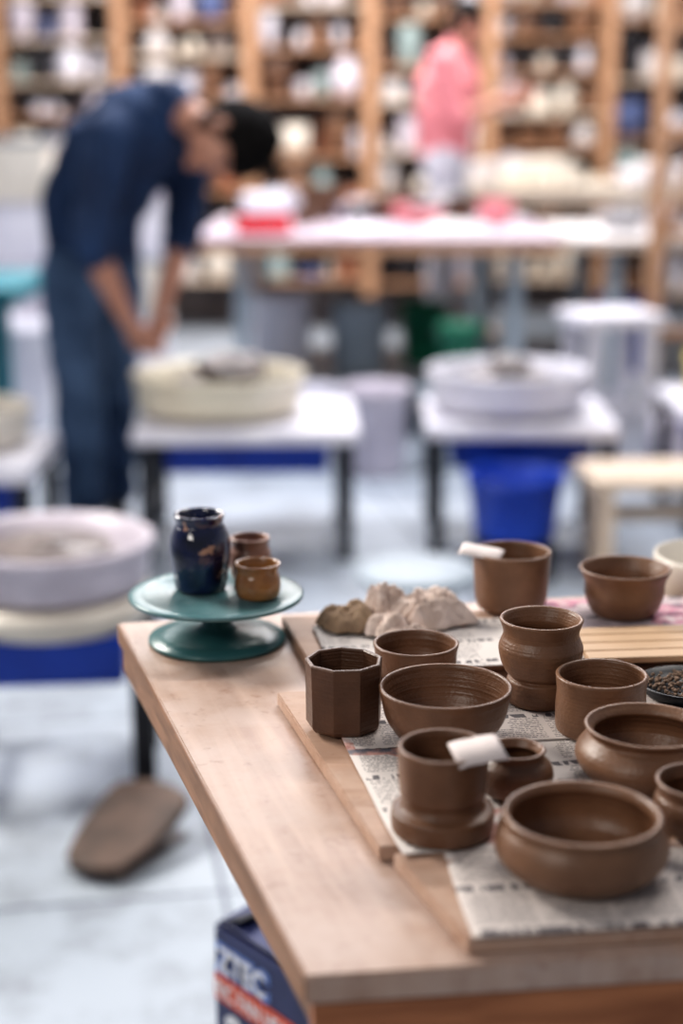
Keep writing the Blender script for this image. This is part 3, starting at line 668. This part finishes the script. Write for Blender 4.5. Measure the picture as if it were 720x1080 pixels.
def person(name, J, mats, voxel=.0065, sleeve=.12):
    bm = bmesh.new(); segs = []
    tk = J.get('bulk', 1.); fz = J.get('floor', 0.)
    def cap(a, b, ra, rb, lab): capsule(bm, a, b, ra, rb); segs.append((a, b, ra, rb, lab))
    r = J['right']; P, Wa, C, N = J['pelvis'], J['waist'], J['chest'], J['neck']
    def ax(u): return u.cross(r).normalized()*tk
    a0 = V(0, 0, 1); a1 = (C-P).normalized(); a2 = (N-C).normalized()
    loft(bm, [(P-a0*.10, r*.14, ax(a0)*.10), (P, r*.165, ax(a0)*.125), (P*.5+Wa*.5, r*.17, ax(a1)*.13), (Wa, r*.165*tk, ax(a1)*.128),
              ((Wa+C)/2, r*.175*tk, ax(a1)*.138), (C, r*.19*tk, ax(a1)*.145), (C*.5+N*.5, r*.175, ax(a2)*.12), (N, r*.105, ax(a2)*.078), (N+a2*.02, r*.06, ax(a2)*.055)])
    segs.append((P-V(0, 0, .1), P+V(0, 0, .04), .14, .14, 1)); segs.append((P+V(0, 0, .07), C, .15*tk, .17*tk, 0)); segs.append((C, N-a2*.01, .17*tk, .09, 0))
    Hc, F, U = J['head'], J['face'].normalized(), J['crown'].normalized()
    F = (F-U*F.dot(U)).normalized(); Rr = F.cross(U); hs = J.get('hs', 1.)
    nk = Hc-U*.075*hs-F*.02
    cap(N, nk, .058, .052, 2)
    segs[-1] = (N+(nk-N)*.45, nk, .06, .055, 2)
    capsule(bm, N-a2*.005, N+(nk-N)*.30, .080, .066); segs.append((N-a2*.005, N+(nk-N)*.3, .078, .068, 0))
    def hf(p):
        if p.z < 0: p.x *= 1-.32*(-p.z)**1.3; p.y = p.y*(1-.12*-p.z)+(.18*-p.z)
        return p
    F_, U_, R_ = F*hs, U*hs, Rr*hs
    ellipsoid(bm, Hc, R_*.077, F_*.098, U_*.118, 3, hf)
    ellipsoid(bm, Hc+F_*.097-U_*.015, R_*.012, F_*.022, U_*.026, 2)
    ellipsoid(bm, Hc+F_*.094+U_*.03, R_*.05, F_*.012, U_*.008, 2)
    ellipsoid(bm, Hc+F_*.093-U_*.056, R_*.024, F_*.011, U_*.006, 2); ellipsoid(bm, Hc+F_*.091-U_*.068, R_*.022, F_*.011, U_*.007, 2)
    ellipsoid(bm, Hc+F_*.085-U_*.098, R_*.022, F_*.02, U_*.016, 2)
    for s in (-1, 1): ellipsoid(bm, Hc+R_*s*.084-F_*.008-U_*.008, R_*.013, F_*.02, U_*.032, 2)
    segs.append((Hc-U*.06+F*.03, Hc+U*.02, .09, .1, 2))
    for s in ('r', 'l'):
        S, E, Wr = J['sh_'+s], J['el_'+s], J['wr_'+s]
        cap(C*.4+N*.6+(S-(C*.4+N*.6))*.4, S, .09, .080, 0); cap(S, E, .078, .062, 0)
        k = E+(Wr-E)*sleeve
        capsule(bm, E, k, .062, .058); segs.append((E, k, .055, .055, 0)); capsule(bm, k, k+(Wr-E)*.03, .059, .050)
        cap(k+(Wr-E)*.05, E+(Wr-E)*.45, .044, .042, 2); cap(E+(Wr-E)*.45, Wr, .042, .028, 2)
        d, n_, t = [v.normalized() for v in J['hand_'+s]]
        t = (t-d*t.dot(d)).normalized(); n_ = (n_-d*n_.dot(d)-t*n_.dot(t)).normalized()
        loft(bm, [(Wr-d*.01, t*.027, n_*.02), (Wr+d*.03, t*.037, n_*.017), (Wr+d*.07, t*.043, n_*.015), (Wr+d*.095, t*.040, n_*.011)], 16)
        segs.append((Wr, Wr+d*.09, .03, .03, 2))
        for i, (o, L) in enumerate([(.031, .9), (.0105, 1.), (-.0105, .94), (-.031, .76)]):
            p = Wr+d*.088+t*o; an = J.get('curl', .45)*(.8+.1*i); q0 = p
            for (ln, ra) in [(.045, .0093), (.028, .0085), (.022, .0078)]:
                dd = (d*math.cos(an)+n_*math.sin(an)+t*o*2.2).normalized(); q1 = q0+dd*ln*L
                cap(q0, q1, ra, ra*.92, 2); q0 = q1; an += J.get('curl', .45)
        b0 = Wr+d*.022+t*.028; b1 = b0+(d*.55+t*.75+n_*.35).normalized()*.042; b2 = b1+(d*.85+t*.25+n_*.45).normalized()*.032; b3 = b2+(d*.85-t*.05+n_*.5).normalized()*.026
        cap(b0, b1, .014, .0115, 2); cap(b1, b2, .0115, .010, 2); cap(b2, b3, .010, .0085, 2)
        Hp, K, A, To = J['hip_'+s], J['kn_'+s], J['an_'+s], J['toe_'+s]
        cap(Hp, K, .110, .085, 1); cap(K, A+(K-A)*.12, .085, .075, 1); capsule(bm, A+(K-A)*.12, A+(K-A)*.05, .077, .073)
        cap(A, V(A.x, A.y, fz+.045), .045, .042, 3); cap(V(A.x, A.y, fz+.044), V(To.x, To.y, fz+.036), .043, .034, 3)
    o = new_obj(name, bm, [mats[0]])
    md = o.modifiers.new('r', 'REMESH'); md.mode = 'VOXEL'; md.voxel_size = voxel; md.use_smooth_shade = True
    ms = o.modifiers.new('s', 'SMOOTH'); ms.iterations = 4; ms.factor = .5
    dg = bpy.context.evaluated_depsgraph_get(); me = bpy.data.meshes.new_from_object(o.evaluated_get(dg))
    o.modifiers.clear(); o.data = me
    while len(me.materials) < 6: me.materials.append(None)
    for i, m_ in enumerate([mats[0], mats[1], M['skin'], M['shoe'], M['hair'], M['eye']]): me.materials[i] = m_
    for p in me.polygons:
        c = p.center; best = 1e9; lab = 0
        for (a, b, ra, rb, l) in segs:
            ab = b-a; t = max(0, min(1, (c-a).dot(ab)/max(ab.length_squared, 1e-9)))
            dd = (c-(a+ab*t)).length/(ra+(rb-ra)*t)
            if dd < best: best = dd; lab = l
        p.material_index = lab; p.use_smooth = True
    b2 = bmesh.new(); b2.from_mesh(me); b2.normal_update()
    # cloth folds: shirt and trouser vertices moved slightly along their normals
    moves = []
    for v in b2.verts:
        if all(f.material_index < 2 for f in v.link_faces):
            c = v.co; nn = 1-abs(NZ.noise(Vector((c.x*7, c.y*7, c.z*11+c.x*6))))*3
            moves.append((v, c+v.normal*(.006*nn)))
    for v, c in moves: v.co = c
    f0 = len(b2.faces)
    r0 = bmesh.ops.create_icosphere(b2, subdivisions=5, radius=1); vs = r0['verts']
    kill = []
    for v in vs:
        p = v.co.copy()
        if p.y > .50: line = .18
        elif p.y > -.05: line = .18-.62*(1-(p.y+.05)/.55)
        else: line = -.80
        if p.z < line: kill.append(v); continue
        k = 1.10+.06*NZ.noise(p*6)+.04*NZ.noise(p*20)+J.get('hairvol', .06)*(.5+.5*p.z)
        q = hf(p); v.co = Hc+R_*.077*q.x*k+F_*.098*q.y*k+U_*.118*q.z*k
    bmesh.ops.delete(b2, geom=kill, context='VERTS')
    b2.faces.ensure_lookup_table()
    for f in b2.faces[f0:]: f.material_index = 4; f.smooth = True
    f1 = len(b2.faces)
    for s in (-1, 1): ellipsoid(b2, Hc+F_*.088+U_*.006+R_*s*.031, R_*.013, F_*.009, U_*.008, 2)
    b2.faces.ensure_lookup_table()
    for f in b2.faces[f1:]: f.material_index = 5; f.smooth = True
    b2.to_mesh(me); b2.free()
    return o
rv = V(-.64, -.77, 0)
J = dict(right=rv, pelvis=V(-.83, 5.28, .94), waist=V(-.825, 5.25, 1.09), chest=V(-.69, 5.17, 1.315), neck=V(-.545, 5.09, 1.43),
         head=V(-.345, 4.98, 1.320), face=V(-.05, -.36, -.92), crown=V(.92, -.22, -.10), hs=1.12,
         sh_r=V(-.73, 4.98, 1.31), el_r=V(-.775, 4.90, 1.00), wr_r=V(-.675, 4.95, .755),
         sh_l=V(-.50, 5.27, 1.31), el_l=V(-.53, 5.27, 1.00), wr_l=V(-.595, 5.13, .76),
         hand_r=(V(.35, .25, -.8), V(.5, .6, .2), V(.6, -.4, .2)), hand_l=(V(-.1, -.5, -.8), V(-.5, -.5, .3), V(.7, -.4, .0)),
         hip_r=V(-.885, 5.20, .88), kn_r=V(-.87, 5.14, .49), an_r=V(-.87, 5.17, .09), toe_r=V(-.76, 5.08, 0),
         hip_l=V(-.78, 5.36, .88), kn_l=V(-.79, 5.36, .49), an_l=V(-.80, 5.40, .09), toe_l=V(-.76, 5.24, 0), curl=.5, bulk=1.14, hairvol=.14)
person('man_bending_over_wheel', J, (M['shirt'], M['denim']))
x0, y0, dz = .56, 8.75, .27
def Q(x, y, z): return V(x0+x, y0+y, z+dz)
J2 = dict(floor=dz, right=V(.35, .93, 0).normalized()*-1, pelvis=Q(0, 0, .95), waist=Q(0, 0, 1.10), chest=Q(.02, 0, 1.32), neck=Q(.05, 0, 1.48),
          head=Q(.10, 0, 1.62), face=V(1, -.35, -.3), crown=V(.25, 0, 1), bulk=1.15,
          sh_r=Q(-.03, -.19, 1.42), el_r=Q(.05, -.23, 1.13), wr_r=Q(.26, -.2, 1.2), sh_l=Q(.09, .17, 1.42), el_l=Q(.16, .2, 1.15), wr_l=Q(.36, .14, 1.24),
          hand_r=(V(.9, .1, .1), V(0, .8, -.3), V(.1, 0, 1)), hand_l=(V(.9, -.1, .1), V(0, -.8, -.3), V(.1, 0, 1)),
          hip_r=Q(-.01, -.09, .9), kn_r=Q(.0, -.1, .5), an_r=Q(-.02, -.1, .09), toe_r=Q(.13, -.13, 0), hip_l=Q(.03, .09, .9), kn_l=Q(.03, .1, .5), an_l=Q(.0, .1, .09), toe_l=Q(.15, .07, 0), curl=.4)
person('standing_woman', J2, (M['pink'], M['ltrous']), .010)
box('step_platform', (.5, .5, .265), (x0+.05, y0, .133), M['pale_wood'], None, .01)

# ------------------------------------------------------------ light
w = bpy.data.worlds.new('world'); scene.world = w; w.use_nodes = True
w.node_tree.nodes['Background'].inputs[0].default_value = (.84, .88, 1, 1); w.node_tree.nodes['Background'].inputs[1].default_value = .20
def area(name, loc, sx, sy, power, color=(1, 1, 1), target=None):
    l = bpy.data.lights.new(name, 'AREA'); l.shape = 'RECTANGLE'; l.size = sx; l.size_y = sy; l.energy = power; l.color = color
    o = bpy.data.objects.new(name, l); COL.objects.link(o); o.location = loc
    if target: o.rotation_euler = (Vector(target)-Vector(loc)).to_track_quat('-Z', 'Y').to_euler()
    return o
area('unseen_light', (-2.1, 3.0, 2.4), 1.1, .6, 105, (1, .94, .87), (.1, 1.2, .85))  # unseen key light, placed back left to give the clay its sheen
area('unseen_light', (-1.4, -.4, 2.2), .9, .5, 18, (1, .94, .87), (.1, 1.2, .85))  # added weak fill from behind the camera, no real fixture there
area('ceiling_light', (1.0, 2.8, 3.2), 1.6, .3, 48, (1, .95, .90))
area('ceiling_light', (0, 6, 3.2), 3, 1, 145, (.96, .95, 1))
area('ceiling_light', (0, 9, 3.2), 4, 1, 220, (1, .94, .90))
scene.view_settings.view_transform = 'Standard'
try: scene.view_settings.look = 'Medium High Contrast'
except Exception as e: print('look', e)
scene.view_settings.exposure = 0.05
